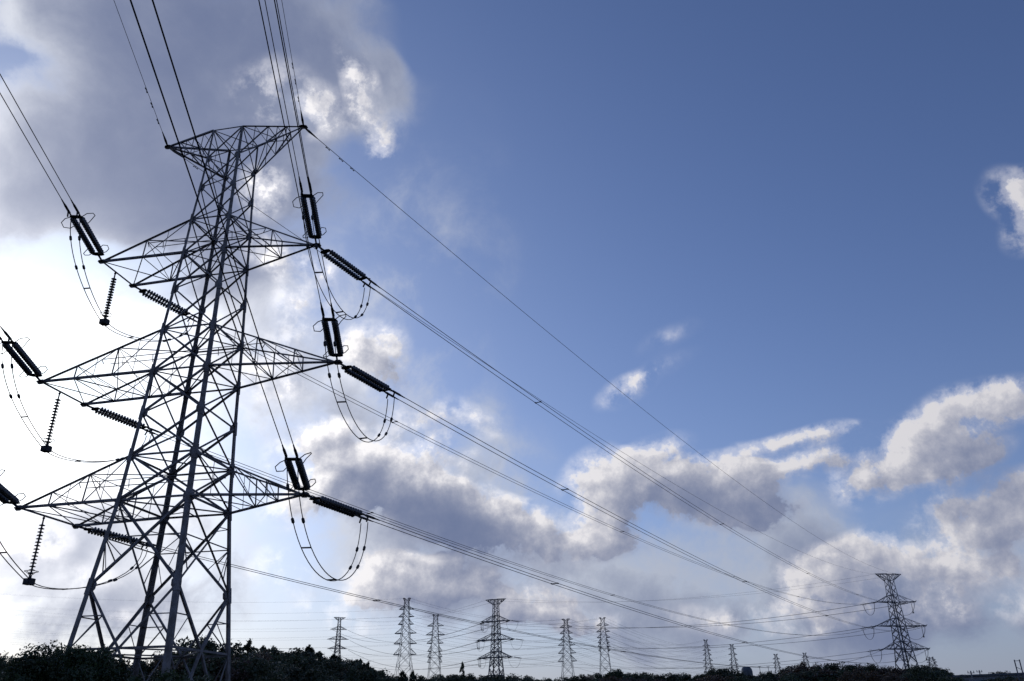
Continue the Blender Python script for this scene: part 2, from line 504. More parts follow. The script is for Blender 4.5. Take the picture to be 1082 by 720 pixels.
def strain_tower(label, loc, yaw, base_z, mirror=1, ends=ARM_END, tip_depth=None, mat=None, thick=1.0, detail=True, legf=0.9):
    """angle strain tower: pointed arms on one side, wide two-cornered arms on the other; mirror = -1 swaps the sides"""
    mat = mat or M_STEEL
    root = empty('transmission_tower', (loc[0], loc[1], loc[2] + base_z), yaw)
    tag(root, label, 'pylon', 'strain towers of the twin conductor line')
    dz = -base_z
    hb = LEVELS[-1][1] + .0876 * (LEVELS[-1][0] - base_z)
    lv = LEVELS + [(base_z, hb)]
    def node(k, i):
        z, h = lv[k]
        return V(SG[i][0] * h * mirror, SG[i][1] * h * ASP, z + dz)
    n = len(lv)
    # legs: tapering angle steel, one mesh each
    for i in range(4):
        mb = MB()
        sx, sy = -SG[i][0] * mirror, -SG[i][1]
        for k in range(n - 1):
            wa, wb = (.15 + .19 * (40 - lv[k][0]) / 40) * legf, (.15 + .19 * (40 - lv[k + 1][0]) / 40) * legf
            mb.angle(node(k, i), node(k + 1, i), wa, wb, d1=(sx, 0, 0), d2=(0, sy, 0))
            if detail and 1 < k < n - 2:          # splice cover above each node
                d = (node(k, i) - node(k + 1, i)).normalized()
                mb.angle(node(k, i) - d * .45 - V(sx, sy, 0) * .02, node(k, i) + d * .45 - V(sx, sy, 0) * .02, wa * 1.12, wa * 1.12, d1=(sx, 0, 0), d2=(0, sy, 0))
        mb.build('leg', mat, root)
        if detail:
            fb = MB(); p = node(n - 1, i)
            fb.lathe(p - UP * 1.2, p + UP * .3, [(0, .6), (1.2, .45), (1.5, .4)], 12)
            fb.build('footing', M_CONCRETE, root)
    # body bracing: one mesh for each face of each panel
    for k in range(n - 1):
        w = (.072 + .09 * (40 - lv[k][0]) / 40) * thick
        for (a, b) in FACES:
            nrm = (node(k, a) + node(k, b)) * .5; nrm = V(-nrm.x, -nrm.y, 0)
            la, lb, ha, hb_ = node(k + 1, a), node(k + 1, b), node(k, a), node(k, b)
            mb = MB()
            if k < 11:
                mb.angle(la, hb_, w, hint=nrm)
                mb.angle(lb - nrm.normalized() * .0, ha, w, hint=-nrm)
                if k in (0, 3, 4, 6, 7, 9, 10): mb.angle(ha, hb_, w * .8, hint=nrm)
                if k == 10:                      # redundant members in the tall panel
                    mid = (la + hb_ + lb + ha) / 4
                    for s_, lo, hi, oth in ((0, la, ha, hb_), (1, lb, hb_, ha)):
                        m1 = lo.lerp(hi, .55); q = lo.lerp(oth, .32)
                        mb.angle(m1, q, w * .4, hint=nrm)
                        mb.angle(m1, lo.lerp(oth, .16), w * .35, hint=nrm)
                        mb.angle(hi.lerp(lo, .2), hi.lerp((lb if s_ == 0 else la), .22), w * .4, hint=nrm)
                    mb.angle(la.lerp(ha, .55), lb.lerp(hb_, .55), w * .45, hint=nrm)
            elif k == 11:                        # inverted V down to the middle of the horizontal
                mid = (la + lb) / 2
                mb.angle(ha, mid, w * 1.0, hint=nrm); mb.angle(hb_, mid, w * 1.0, hint=nrm)
                mb.angle(la, lb, w * .8, hint=nrm)
                for lo, hi in ((la, ha), (lb, hb_)):
                    m1, q = lo.lerp(hi, .52), mid.lerp(hi, .52)
                    mb.angle(m1, q, w * .4, hint=nrm)
                    mb.angle(lo, q, w * .4, hint=nrm)
            else:
                mid = (ha + hb_) / 2
                mb.angle(mid, la, w * .9, hint=nrm); mb.angle(mid, lb, w * .9, hint=nrm)
                mb.angle(ha.lerp(la, .45), mid.lerp(la, .45), w * .4, hint=nrm); mb.angle(hb_.lerp(lb, .45), mid.lerp(lb, .45), w * .4, hint=nrm)
                mb.angle(ha, mid.lerp(la, .45), w * .4, hint=nrm); mb.angle(hb_, mid.lerp(lb, .45), w * .4, hint=nrm)
            mb.build('bracing', mat, root)
    # plan bracing
    for k in (0, 1, 3, 4, 6, 7, 9, 10, 12):
        mb = MB(); w = (.07 + .03 * (40 - lv[k][0]) / 40) * thick
        c = [node(k, i) for i in range(4)]
        if k in (11, 12):
            m = [(c[a] + c[b]) / 2 for a, b in ((0, 2), (2, 3), (3, 1), (1, 0))]
            for i in range(4): mb.angle(m[i], m[(i + 1) % 4], w * .8)
        else:
            mb.angle(c[0], c[3], w); mb.angle(c[1], c[2] - UP * .06, w)
        mb.build('plan_bracing', mat, root)
    # gusset plates at the joints
    if detail:
        for k in range(1, 12):
            for i in range(4):
                mb = MB(); p = node(k, i); s = (.36 + .14 * (40 - lv[k][0]) / 40)
                ax = node(k - 1, i) - node(k + 1, i)
                o = V(SG[i][0] * mirror, SG[i][1], 0) * -.03
                mb.plate(p + o + V(-SG[i][0] * mirror * s * .3, 0, 0), V(1, 0, 0), ax, s, s * 1.25, .02)
                mb.plate(p + o + V(0, -SG[i][1] * s * .3, 0), V(0, 1, 0), ax, s, s * 1.25, .02)
                mb.build('gusset_plate', mat, root)
    # arms
    def lerp(p, q, t): return p.lerp(q, t)
    def arm(name, nb_, nt_, fb_, ft_, tn, tf, fr, wc, wt, wl):
        """four chords from body nodes (near/far, bottom/top) to the tips tn (near) and tf (far), and their lacing"""
        a = MB()
        a.angle(nb_, tn, wc, wc * .9, hint=UP); a.angle(fb_, tf, wc, wc * .9, hint=UP)
        a.angle(nt_, tn, wt, hint=-UP); a.angle(ft_, tf, wt, hint=-UP)
        if (tn - tf).length > .3: a.angle(tn, tf, wc * .8, hint=UP)
        for t in (tn, tf):
            d = (tn - nb_).normalized()
            a.plate(t, d, V(0, 1, 0), .55, .42, .05)
            a.plate(t, d, UP, .5, .34, .04)
        o = a.build(name, mat, root)
        l = MB()
        for (b0, t0, tp) in ((nb_, nt_, tn), (fb_, ft_, tf)):
            pb, pt = b0, t0
            for f in fr:
                qb, qt = lerp(b0, tp, f), lerp(t0, tp, f)
                l.angle(pt, qb, wl * 1.15, hint=V(0, 1, 0))
                l.angle(qb, qt, wl, hint=V(0, 1, 0))
                pb, pt = qb, qt
        pn, pf = nb_, fb_
        qn, qf = nt_, ft_
        for j, f in enumerate(fr):
            n1, f1 = lerp(nb_, tn, f), lerp(fb_, tf, f)
            n2, f2 = lerp(nt_, tn, f), lerp(ft_, tf, f)
            if j % 2 == 0: l.angle(pn, f1, wl, hint=UP); l.angle(qf, n2, wl * .9, hint=UP)
            else: l.angle(pf, n1, wl, hint=UP); l.angle(qn, f2, wl * .9, hint=UP)
            l.angle(n1, f1, wl, hint=UP); l.angle(n2, f2, wl * .8, hint=UP)
            l.angle(n2, f1, wl * .7, hint=UP)
            # short struts between the nodes
            mid_b = lerp(pn, n1, .5); mid_t = lerp(qn, n2, .5)
            if detail:
                l.angle(mid_t, mid_b, wl * .6, hint=V(0, 1, 0)); l.angle(mid_b, lerp(pf, f1, .5), wl * .6, hint=UP)
                l.angle(lerp(qf, f2, .5), lerp(pf, f1, .5), wl * .6, hint=UP)
            pn, pf, qn, qf = n1, f1, n2, f2
        if (tn - tf).length > .3: l.angle(pn, tf, wl, hint=UP); l.angle(pf, tn, wl * .8, hint=UP)
        l.build('lacing', mat, o)
        return o
    for j, (kb, kt, lr, dr, ll) in enumerate(ARMS):
        zt = lv[kb][0] + dz
        td = dr if tip_depth is None else tip_depth
        tip = V(lr * mirror, td, zt)
        fr = (.5,) if j == 0 else (.36, .66)
        arm('cross_arm', node(kb, 2), node(kt, 2), node(kb, 3), node(kt, 3), tip, tip, fr, .17 * thick, .105 * thick, .062 * thick)
        e0, e1 = ends[j]
        arm('cross_arm', node(kb, 0), node(kt, 0), node(kb, 1), node(kt, 1), V(-ll * mirror, e0, zt), V(-ll * mirror, e1, zt),
            (.5,) if j == 0 else (.36, .70), .155 * thick, .105 * thick, .062 * thick)
        if detail:
            rl = MB(); z0 = zt + 1.42; y = -lv[kb][1] * ASP * .75
            x0, x1 = (-ll * .62) * mirror, (lr * .54) * mirror
            for q, dzz in ((y, 0), (y + .1, -.34)):
                rl.tube([V(x0 * (1 if dzz == 0 else .9), q, z0 + dzz), V(x1 * (1 if dzz == 0 else .86), q, z0 + dzz)], .028, 6)
            for x in (x0, x1): rl.tube([V(x, y, z0), V(x * .97, y, z0 - .33)], .028, 6)
            for x in (x0 * .75, x0 * .4, x1 * .4, x1 * .7): rl.tube([V(x, y, z0), V(x, y + .1, z0 - .5)], .025, 6)
            rl.build('handrail', mat, root)
    for s, ii in ((1, (2, 3)), (-1, (0, 1))):
        tip = V(EARTH * s * mirror, -.2, 40 + dz)
        arm('earth_wire_arm', node(0, ii[0]), node(1, ii[0]), node(0, ii[1]), node(1, ii[1]), tip, tip, (.42, .72), .13 * thick, .11 * thick, .065 * thick)
    # tip points in world space for the wires
    mw = Matrix.Translation(root.location) @ Matrix.Rotation(yaw, 4, 'Z')
    T = {}
    for j, (kb, kt, lr, dr, ll) in enumerate(ARMS):
        zt = lv[kb][0] + dz
        T['R%d' % j] = mw @ V(lr * mirror, dr if tip_depth is None else tip_depth, zt)
        T['N%d' % j] = mw @ V(-ll * mirror, ends[j][0], zt)
        T['F%d' % j] = mw @ V(-ll * mirror, ends[j][1], zt)
    T['ER'] = mw @ V(EARTH * mirror, -.2, 40 + dz)
    T['EL'] = mw @ V(-EARTH * mirror, -.2, 40 + dz)
    return root, T

MAIN = V(-20.474, 48.354, 0)
main_t, TM = strain_tower('huge dark lattice pylon towering over the bushes at left, by far the nearest of all', MAIN, R(-10.6255), -1.9)
def polar(az, r): return V(math.sin(R(az)) * r, math.cos(R(az)) * r, 0)
def on_ground(p): return ground_z(p.x, p.y)
EAST = polar(24.02, 363) + UP * 11.08
east_t, TE = strain_tower('leaning looking lattice pylon at right, where the long wires of the huge pylon arrive', EAST, R(10.6), on_ground(EAST) - 11.08 - .2, -1,
                          ends=[(-2.6, 2.6)] * 3, tip_depth=0, thick=1.6, detail=False, legf=1.3, mat=M_STEEL_MID)
MID = polar(-1.40, 434) + UP * 17.55
mid_t, TC = strain_tower('dark stout pylon with a funnel top and three wide arms, between slimmer pylons', MID, R(-22), on_ground(MID) - 17.55 - .2, 1,
                         ends=[(-1.8, 1.8)] * 3, tip_depth=0, thick=2.2, detail=False, legf=1.4, mat=M_STEEL_MID)
WEST = polar(-11.78, 825) + UP * 53.1
west_t, TW = strain_tower('small pale three armed pylon rising from the conifers, leftmost of the distant pylons', WEST, R(25), on_ground(WEST) - 53.1 - .2, 1,
                          ends=[(-1.8, 1.8)] * 3, tip_depth=0, mat=M_STEEL_FAR, thick=2.6, detail=False, legf=1.6)

# ================================================================== insulators
S_END, S_CLAMP, S_WIRE = 4.75, 5.3, 6.3     # along a strain set: last disc, jumper terminal, start of the free wire
SEP = .28                                   # half the distance between the twin conductors

def disc_profile(length, n, r):
    pr = [(0, .03)]
    p = length / n
    for i in range(n):
        z = i * p
        pr += [(z + p * .12, .055), (z + p * .30, .06), (z + p * .42, r * .75), (z + p * .55, r), (z + p * .66, r * .97), (z + p * .70, .05)]
    pr.append((length, .03))
    return pr

def strain_prototype():
    root = empty('strain_insulator')
    m = MB()
    m.bar((.05, 0, 0), (.75, 0, 0), .07, .12); m.ball((.12, 0, 0), .10); m.ball((.7, 0, 0), .08)
    m.build('shackle_link', M_FIT, root)
    m = MB(); m.plate((.85, 0, 0), (1, 0, 0), (0, 1, 0), .34, .80, .05); m.build('yoke_plate', M_FIT, root)
    m = MB(); m.plate((S_END - .02, 0, 0), (1, 0, 0), (0, 1, 0), .30, .80, .05); m.build('yoke_plate', M_FIT, root)
    for s in (-1, 1):
        m = MB()
        m.lathe((1.0, SEP * s, 0), (4.6, SEP * s, 0), disc_profile(3.6, 16, .195), 14)
        m.build('insulator_string', M_PORC, root, True)
        m = MB()                              # compression dead end clamp with its jumper terminal
        m.lathe((S_END + .05, SEP * s, 0), (S_WIRE + .1, SEP * s, 0), [(0, .05), (.25, .05), (.3, .075), (1.0, .075), (1.2, .05), (1.6, .035)], 10)
        m.bar((S_CLAMP, SEP * s, -.02), (S_CLAMP - .12, SEP * s, -.38), .06, .09)
        m.build('dead_end_clamp', M_FIT, root, True)
        def horn(x, d, h, w):
            m = MB()
            m.tube([V(x, .3 * s, 0), V(x + d * .10, (.3 + w * .55) * s, h * .45), V(x - d * .20, (.3 + w) * s, h * .8), V(x - d * .75, (.3 + w * .95) * s, h),
                    V(x - d * 1.15, (.3 + w * .45) * s, h * .7), V(x - d * 1.2, (.3 + w * .2) * s, h * .25)], .027, 6)
            return m
        horn(.95, -.48, .40 if s > 0 else -.34, .42).build('arcing_horn', M_FIT, root, True)
        horn(4.72, .65, .58 if s > 0 else -.48, .58).build('arcing_horn', M_FIT, root, True)
    return root

STRAIN = strain_prototype()
_used = [False, False]
def place_strain(tip, d, label, group):
    o = STRAIN if not _used[0] else copy_tree(STRAIN)
    _used[0] = True
    x = d.normalized(); y = UP.cross(x).normalized(); z = x.cross(y)
    o.matrix_world = Matrix(((x.x, y.x, z.x, tip.x), (x.y, y.y, z.y, tip.y), (x.z, y.z, z.z, tip.z), (0, 0, 0, 1)))
    tag(o, label, 'insulator', group)
    return o

SUSP = 3.9
def suspension_prototype():
    root = empty('suspension_insulator')
    m = MB(); m.bar((0, 0, .05), (0, 0, -.38), .05, .08); m.ball((0, 0, -.05), .08); m.build('shackle_link', M_FIT, root)
    m = MB(); m.lathe((0, 0, -.38), (0, 0, -3.5), disc_profile(3.12, 15, .18), 14); m.build('insulator_string', M_PORC, root, True)
    m = MB()
    m.tube([V(.38 * math.cos(t * math.pi / 10), .38 * math.sin(t * math.pi / 10), -3.28) for t in range(20)], .02, 6, True)
    for t in range(4): m.tube([V(.38 * math.cos(t * math.pi / 2), .38 * math.sin(t * math.pi / 2), -3.28), V(.05 * math.cos(t * math.pi / 2), .05 * math.sin(t * math.pi / 2), -3.52)], .014, 5)
    m.build('arcing_ring', M_FIT, root, True)
    m = MB(); m.bar((0, 0, -3.5), (0, 0, -3.7), .12, .12)
    for s in (-1, 1): m.box((s * .14, 0, -3.88), .24, .40, .36)
    m.bar((-.28, 0, -3.74), (.28, 0, -3.74), .12, .08)
    m.lathe((0, -.3, -3.92), (0, .3, -3.92), [(0, .1), (.05, .16), (.55, .16), (.6, .1)], 12)
    m.build('clamp_weight', M_FIT, root)
    return root
SUSPENSION = suspension_prototype()
def place_susp(top, yaw, label, group):
    o = SUSPENSION if not _used[1] else copy_tree(SUSPENSION)
    _used[1] = True
    o.location = top; o.rotation_euler = (0, 0, yaw)
    tag(o, label, 'insulator', group)
    return o

# ================================================================== wires
def sag_fn(P, Q, S):
    return lambda t: P.lerp(Q, t) - UP * (4 * S * t * (1 - t))
def lead_fn(P, az, slope, length, curv=.00035):
    h = V(math.sin(R(az)), math.cos(R(az)), 0)
    return lambda t: P + h * (t * length) + UP * (slope * t * length + curv * (t * length) ** 2)

def run_wire(name, fn, L, label, cat, group, s0=S_WIRE, s1=S_WIRE, twin=True, r=.025, n=60, gap=55, mat=None, spacers=True, dampers=False, sides=6, first=None):
    """a wire (or twin bundle with spacers) following fn(t); s0/s1 = metres taken by the end fittings"""
    t0, t1 = s0 / L, 1 - s1 / L
    mat = mat or M_WIRE
    a = (fn(1) - fn(0)); lat = UP.cross(V(a.x, a.y, 0)).normalized()
    # shorter steps near both ends
    pts = [fn(t0 + (t1 - t0) * i / n) for i in range(n + 1)]
    root = empty(name, pts[0])
    o0 = pts[0]
    for s in ((-1, 1) if twin else (0,)):
        m = MB(); m.tube([p - o0 + lat * (SEP * s) for p in pts], r, sides)
        m.build('conductor' if twin else 'strand', mat, root, True)
    if twin and spacers:
        d = first or gap * .55
        while d < L - 25:
            p = fn(d / L) - o0; q = (fn(d / L + .002) - fn(d / L)).normalized()
            m = MB(); m.bar(p - lat * SEP, p + lat * SEP, .05, .07)
            for s in (-1, 1): m.bar(p + lat * SEP * s - q * .14, p + lat * SEP * s + q * .14, .08, .09)
            m.build('spacer', M_FIT, root)
            d += gap
    if dampers:
        m = MB(); m.tube([fn(0) - o0, fn(.6 / L) - o0, fn(1.5 / L) - o0], [.05, .09, .03], 8); m.build('dead_end_clamp', M_FIT, root, True)
        for d in (2.6, 4.1, 5.4):
            p = fn(d / L) - o0; q = (fn(d / L + .002) - fn(d / L)).normalized()
            m = MB(); m.tube([p, p - UP * .12], .03, 6); m.tube([p - UP * .12 - q * .18, p - UP * .12 + q * .18], .016, 6)
            for s in (-1, 1): m.tube([p - UP * .12 + q * (.11 * s), p - UP * .12 + q * (.22 * s)], .04, 8)
            m.build('vibration_damper', M_FIT, root, True)
    tag(root, label, cat, group)
    return root

def bez(p0, p1, p2, p3, n=18):
    return [p0 * (1 - t) ** 3 + p1 * (3 * t * (1 - t) ** 2) + p2 * (3 * t * t * (1 - t)) + p3 * t ** 3 for t in [i / n for i in range(n + 1)]]

def jumper(paths, lats, label, group, knobs=(.1, .2, .82, .9), spac=(.3, .55), r=.028):
    """paths = function side -> list of points"""
    root = empty('jumper_loop', paths(1)[0]); o0 = Vector(root.location)
    pp = {s: paths(s) for s in (-1, 1)}
    for s in (-1, 1):
        m = MB(); m.tube([p - o0 for p in pp[s]], r, 6); m.build('conductor', M_WIRE, root, True)
        for k in knobs:
            i = int(k * (len(pp[s]) - 1)); p = pp[s][i] - o0; q = (pp[s][i + 1] - pp[s][i - 1]).normalized()
            m = MB(); m.tube([p - q * .16, p - q * .1, p + q * .1, p + q * .16], [.04, .085, .085, .04], 8); m.build('clamp', M_FIT, root, True)
    for k in spac:
        i = int(k * (len(pp[1]) - 1)); m = MB(); m.bar(pp[-1][i] - o0, pp[1][i] - o0, .07, .07); m.build('spacer', M_FIT, root)
    tag(root, label, 'jumper wire', group)
    return root

LEVEL = ['top', 'middle', 'bottom']
IN_AZ = 175.0
IN_SLOPE = {'R0': .145, 'R1': .128, 'R2': .148, 'N0': .110, 'N1': .13, 'N2': .13, 'ER': .155, 'EL': .14}

def line_ends(fn, L):
    return (fn(.002) - fn(0)).normalized(), (fn(.998) - fn(1)).normalized()

G_STR = 'strain insulators of the huge pylon'
G_BUN = 'twin conductor bundles of the huge pylon'
for j in range(3):
    lvn = LEVEL[j]
    ends = {}
    for side, key, sag, dest in (('right', 'R%d' % j, (8, 7.3, 7)[j], 'N%d' % j), ('left', 'F%d' % j, (7.8, 8.2, 7.6)[j], 'R%d' % j)):
        P = TM[key]
        Q = TE[dest]
        L = (Q - P).length
        fn = sag_fn(P, Q, sag)
        d0, d1 = line_ends(fn, L)
        run_wire('power_line', fn, L, 'twin wires from the huge pylon\'s %s %s arm to the leaning pylon' % (lvn, side), 'power line', G_BUN)
        place_strain(P, d0, 'double insulator string on the huge pylon\'s %s %s arm, pointing away to the right' % (lvn, side), G_STR)
        place_strain(Q, d1, 'tiny insulator string on the leaning pylon\'s %s %s arm, facing the camera' % (lvn, side), 'strain insulators of the leaning pylon')
        ends[side + 'out'] = (P, d0)
    for side, key in (('right', 'R%d' % j), ('left', 'N%d' % j)):
        P = TM[key]
        fn = lead_fn(P, IN_AZ, IN_SLOPE[key], 170)
        d0 = (fn(.02) - fn(0)).normalized()
        run_wire('power_line', fn, 170, 'twin wires from the huge pylon\'s %s %s arm climbing out of view overhead' % (lvn, side), 'power line', G_BUN, s1=0, gap=50, first=22 if key == 'R0' else 66)
        place_strain(P, d0, 'double insulator string on the huge pylon\'s %s %s arm, pointing up and back overhead' % (lvn, side), G_STR)
        ends[side + 'in'] = (P, d0)
    # jumper loops
    def off(P, d, s, x): return P + d * x + UP.cross(d).normalized() * (SEP * s)
    (Pi, di), (Po, do) = ends['rightin'], ends['rightout']
    def right_path(s):
        a, b = off(Pi, di, s, S_END) - UP * .1, off(Po, do, -s, S_CLAMP) - UP * .38
        return bez(a, a.lerp(b, .12) - UP * 6.3, b.lerp(a, .02) - UP * 5.9, b, 28)
    jumper(right_path, None, 'twin jumper wires looping below the tip of the %s right arm of the huge pylon' % lvn, 'jumper loops of the huge pylon')
    (Pi, di), (Po, do) = ends['leftin'], ends['leftout']
    top = Pi.lerp(Po, .42)
    place_susp(top - UP * .08, R(-10.6), 'single hanging insulator string with ring and weight under the huge pylon\'s %s left arm' % lvn, 'hanging jumper insulators of the huge pylon')
    M = top - UP * (SUSP + .06)
    def left_path(s):
        a, b = off(Pi, di, s, S_END) - UP * .1, off(Po, do, -s, S_CLAMP) - UP * .38
        t = (b - a); t.z = 0; t.normalize()
        l = UP.cross(t).normalized() * (.2 * -s)
        m = M + l
        p = bez(a, a - UP * 2.4 + t * .2, m - t * 1.9 + UP * .9, m, 16)
        return p + bez(m, m + t * 1.7 - UP * .75, b - UP * 2.6 + V(0, 0, 0), b, 16)[1:]
    jumper(left_path, None, 'twin jumper wires swinging under the %s left arm of the huge pylon' % lvn, 'jumper loops of the huge pylon', knobs=(.12, .22, .84, .92), spac=(.33, .68))

for key, dest, side in (('ER', 'EL', 'right'), ('EL', 'ER', 'left')):
    P, Q = TM[key], TE[dest]
    run_wire('earth_wire', sag_fn(P, Q, 7), (Q - P).length, 'thin single wire from the huge pylon\'s %s top tip to the leaning pylon' % side, 'earth wire',
             'earth wires of the huge pylon', s0=.1, s1=.1, twin=False, r=.022, mat=M_SHIELD, dampers=True)
    fn = lead_fn(P, IN_AZ, IN_SLOPE[key], 170)
    run_wire('earth_wire', fn, 170, 'thin single wire from the huge pylon\'s %s top tip climbing out of view' % side, 'earth wire',
             'earth wires of the huge pylon', s0=.1, s1=0, twin=False, r=.018, mat=M_SHIELD, dampers=True)

# ---- leaning pylon -> stout middle pylon -> small pylon at left
G2 = 'twin wires of the distant spans'
for j in range(3):
    lvn = LEVEL[j]
    for a, b, side in (('R%d' % j, 'F%d' % j, 'near'), ('F%d' % j, 'R%d' % j, 'far')):
        P, Q = TE[a], TC['R%d' % j if a[0] == 'F' else 'N%d' % j]
        L = (Q - P).length
        fn = sag_fn(P, Q, 6)
        d0, d1 = line_ends(fn, L)
        run_wire('power_line', fn, L, 'distant twin wires, %s arm on the %s side, from leaning pylon to stout pylon' % (lvn, side), 'power line', G2, r=.045, n=40, spacers=False, sides=4)
        place_strain(P, d0, 'tiny insulator string on the %s %s arm of the leaning pylon, pointing left' % (lvn, 'left' if side == 'near' else 'right'), 'strain insulators of the leaning pylon')
        place_strain(Q, d1, 'tiny insulator string on the stout pylon\'s %s arm, %s side, facing right' % (lvn, side), 'strain insulators of the stout pylon')
        # jumper under the leaning pylon arm
        P2, Q2 = TC['R%d' % j if a[0] == 'F' else 'F%d' % j], TW['R%d' % j if a[0] == 'F' else 'N%d' % j]
        L2 = (Q2 - P2).length
        fn2 = sag_fn(P2, Q2, 11)
        e0, e1 = line_ends(fn2, L2)
        run_wire('power_line', fn2, L2, 'distant twin wires, %s arm on the %s side, from stout pylon to leftmost distant pylon' % (lvn, side), 'power line', G2, r=.06, n=40, spacers=False, sides=4)
        place_strain(P2, e0, 'tiny insulator string on the stout pylon\'s %s arm, %s side, facing left' % (lvn, side), 'strain insulators of the stout pylon')
        a3 = P2 + e0 * S_END; b3 = Q + d1 * S_END
        jumper(lambda s, a3=a3, b3=b3: bez(a3 + V(0, .1 * s, 0), a3 - UP * 6, b3 - UP * 6, b3 + V(0, .1 * s, 0), 14), None,
               'tiny jumper loop under the stout pylon\'s %s arm, %s side' % (lvn, side), 'jumper loops of the stout pylon', knobs=(), spac=(), r=.05)
    # jumpers of the leaning pylon
    for key_in, key_out, side in (('N%d' % j, 'F%d' % j, 'right'), ('R%d' % j, 'R%d' % j, 'left')):
        src = TM['R%d' % j if side == 'right' else 'F%d' % j]
        a3 = TE[key_in] + (src - TE[key_in]).normalized() * S_END - UP * .4
        dst = TC['R%d' % j if side == 'right' else 'N%d' % j]
        b3 = TE[key_out] + (dst - TE[key_out]).normalized() * S_END - UP * .4
        jumper(lambda s, a3=a3, b3=b3: bez(a3 + V(.1 * s, 0, 0), a3 - UP * 6, b3 - UP * 6, b3 + V(.1 * s, 0, 0), 14), None,
               'tiny jumper loop under the %s %s arm of the leaning pylon' % (lvn, side), 'jumper loops of the leaning pylon', knobs=(), spac=(), r=.045)
    place_susp(TE['N%d' % j].lerp(TE['F%d' % j], .5), R(10), 'tiny hanging insulator string under the leaning pylon\'s %s right arm' % lvn, 'hanging insulators of the leaning pylon')
    for f in (.25, .75):
        place_susp(TC['N%d' % j].lerp(TC['F%d' % j], f), R(10), 'tiny hanging insulator string under the stout pylon\'s %s left arm, %s of its pair' % (lvn, 'left' if f > .5 else 'right'), 'hanging insulators of the stout pylon')
for a, b, side in (('ER', 'EL', 'left'), ('EL', 'ER', 'right')):
    P, Q = TE[a], TC[b]
    run_wire('earth_wire', sag_fn(P, Q, 5), (Q - P).length, 'hair thin wire from the leaning pylon\'s %s top corner to the stout pylon' % side, 'earth wire', 'earth wires of the distant spans', s0=.1, s1=.1, twin=False, r=.03, n=40, mat=M_SHIELD, sides=4)
    P, Q = TC[a], TW[b]
    run_wire('earth_wire', sag_fn(P, Q, 7), (Q - P).length, 'hair thin wire from the stout pylon\'s %s top corner to the leftmost distant pylon' % ('right' if side == 'left' else 'left'), 'earth wire', 'earth wires of the distant spans', s0=.1, s1=.1, twin=False, r=.04, n=40, mat=M_SHIELD, sides=4)

# ================================================================== slim six armed pylons far away
def slim_pylon(x, R_, tops, halves, body, mat, label, group, base_half, thick, yaw=0.0, top_half=3.0, mat_top=None):
    """x, tops: pixel column and rows of top and arms; halves: half arm widths in pixels; body: half widths (top, base) in pixels"""
    d = polar(math.degrees(math.atan2(ray(x, tops[0]).x, ray(x, tops[0]).y)), R_)
    gz = ground_z(d.x, d.y) - .3
    px = R_ / F_PX * 1.04
    zs = [R_ * tan_el(x, v) - gz for v in tops]
    root = empty('lattice_pylon', (d.x, d.y, gz), yaw - math.atan2(d.x, d.y))
    tag(root, label, 'pylon', group)
    H = zs[0]
    zlow = zs[-1]
    def half(z):
        if z > zlow: return (body[0] + (body[1] - body[0]) * (H - z) / (H - zlow)) * px
        return (body[1] + (base_half - body[1]) * (zlow - z) / max(1, zlow)) * px
    marks = [H]
    z = H
    while z > .5:
        z = max(0, z - 2.1 * half(z)); marks.append(z)
    if marks[-2] < 1.5: marks.pop(-2)
    def nd(z, i): h = half(z); return V(SG[i][0] * h, SG[i][1] * h, z)
    for i in range(4):
        m = MB()
        for z0, z1 in zip(marks, marks[1:]):
            m.angle(nd(z0, i), nd(z1, i), (.20 * thick), d1=(-SG[i][0], 0, 0), d2=(0, -SG[i][1], 0))
        m.build('leg', mat, root)
    for (a, b) in FACES:
        m = MB()
        for z0, z1 in zip(marks, marks[1:]):
            m.angle(nd(z0, a), nd(z1, b), .22 * thick); m.angle(nd(z0, b), nd(z1, a), .22 * thick)
            m.angle(nd(z1, a), nd(z1, b), .14 * thick)
        m.build('bracing', mat, root)
    tips = []
    for k, (z, hw) in enumerate(zip(zs, halves)):
        for s in (-1, 1):
            m = MB(); h = half(z); tip = V(s * hw * px, 0, z)
            hi = min(z + 1.15 * h, H) if k else z - 2.0
            for i in ((2, 3) if s > 0 else (0, 1)):
                m.angle(nd(z, i), tip, .50 * thick)
                m.angle(nd(hi, i), tip, .24 * thick)
                m.angle(nd(hi, i), nd(z, i).lerp(tip, .5), .12 * thick)
            m.angle(nd(z, 2 if s > 0 else 0).lerp(tip, .5), nd(z, 3 if s > 0 else 1).lerp(tip, .5), .12 * thick)
            m.build('cross_arm', (mat_top or mat) if k == 0 else mat, root)
            mw = Matrix.Translation(root.location) @ Matrix.Rotation(root.rotation_euler.z, 4, 'Z')
            tips.append((k, s, mw @ tip))
    return root, {(k, s): p for k, s, p in tips}

GS = 'slim six armed pylons in the distance'
SP = {}
SP['a'] = slim_pylon(430, 620, [632.5, 644, 652, 660, 669.5, 680.5, 692], [3.8, 7, 7.5, 7.5, 10.5, 11, 11], (1.9, 5), M_STEEL_FAR, 'tall six armed pylon with a reddish top, second from the left', GS, 8.5, 1.0, R(-12), mat_top=M_STEEL_RED)
SP['b'] = slim_pylon(460.5, 700, [650, 661.7, 671, 680, 688.5, 694.5, 700], [3, 8, 9, 8, 7, 7, 7], (1.7, 4.6), M_STEEL_FAR, 'slim six armed pylon just left of the stout one, shorter than its neighbour', GS, 6.5, 1.0, R(-8))
SP['c'] = slim_pylon(597.7, 800, [654.5, 663, 669.5, 676, 682, 690.5, 699], [4, 6, 6.2, 6, 8.3, 8.5, 9], (1.4, 4.2), M_STEEL_PALE, 'pinkish grey six armed pylon right of the stout one, left half of a pair', GS, 6.5, 1.1, R(-10), mat_top=M_STEEL_FAR)
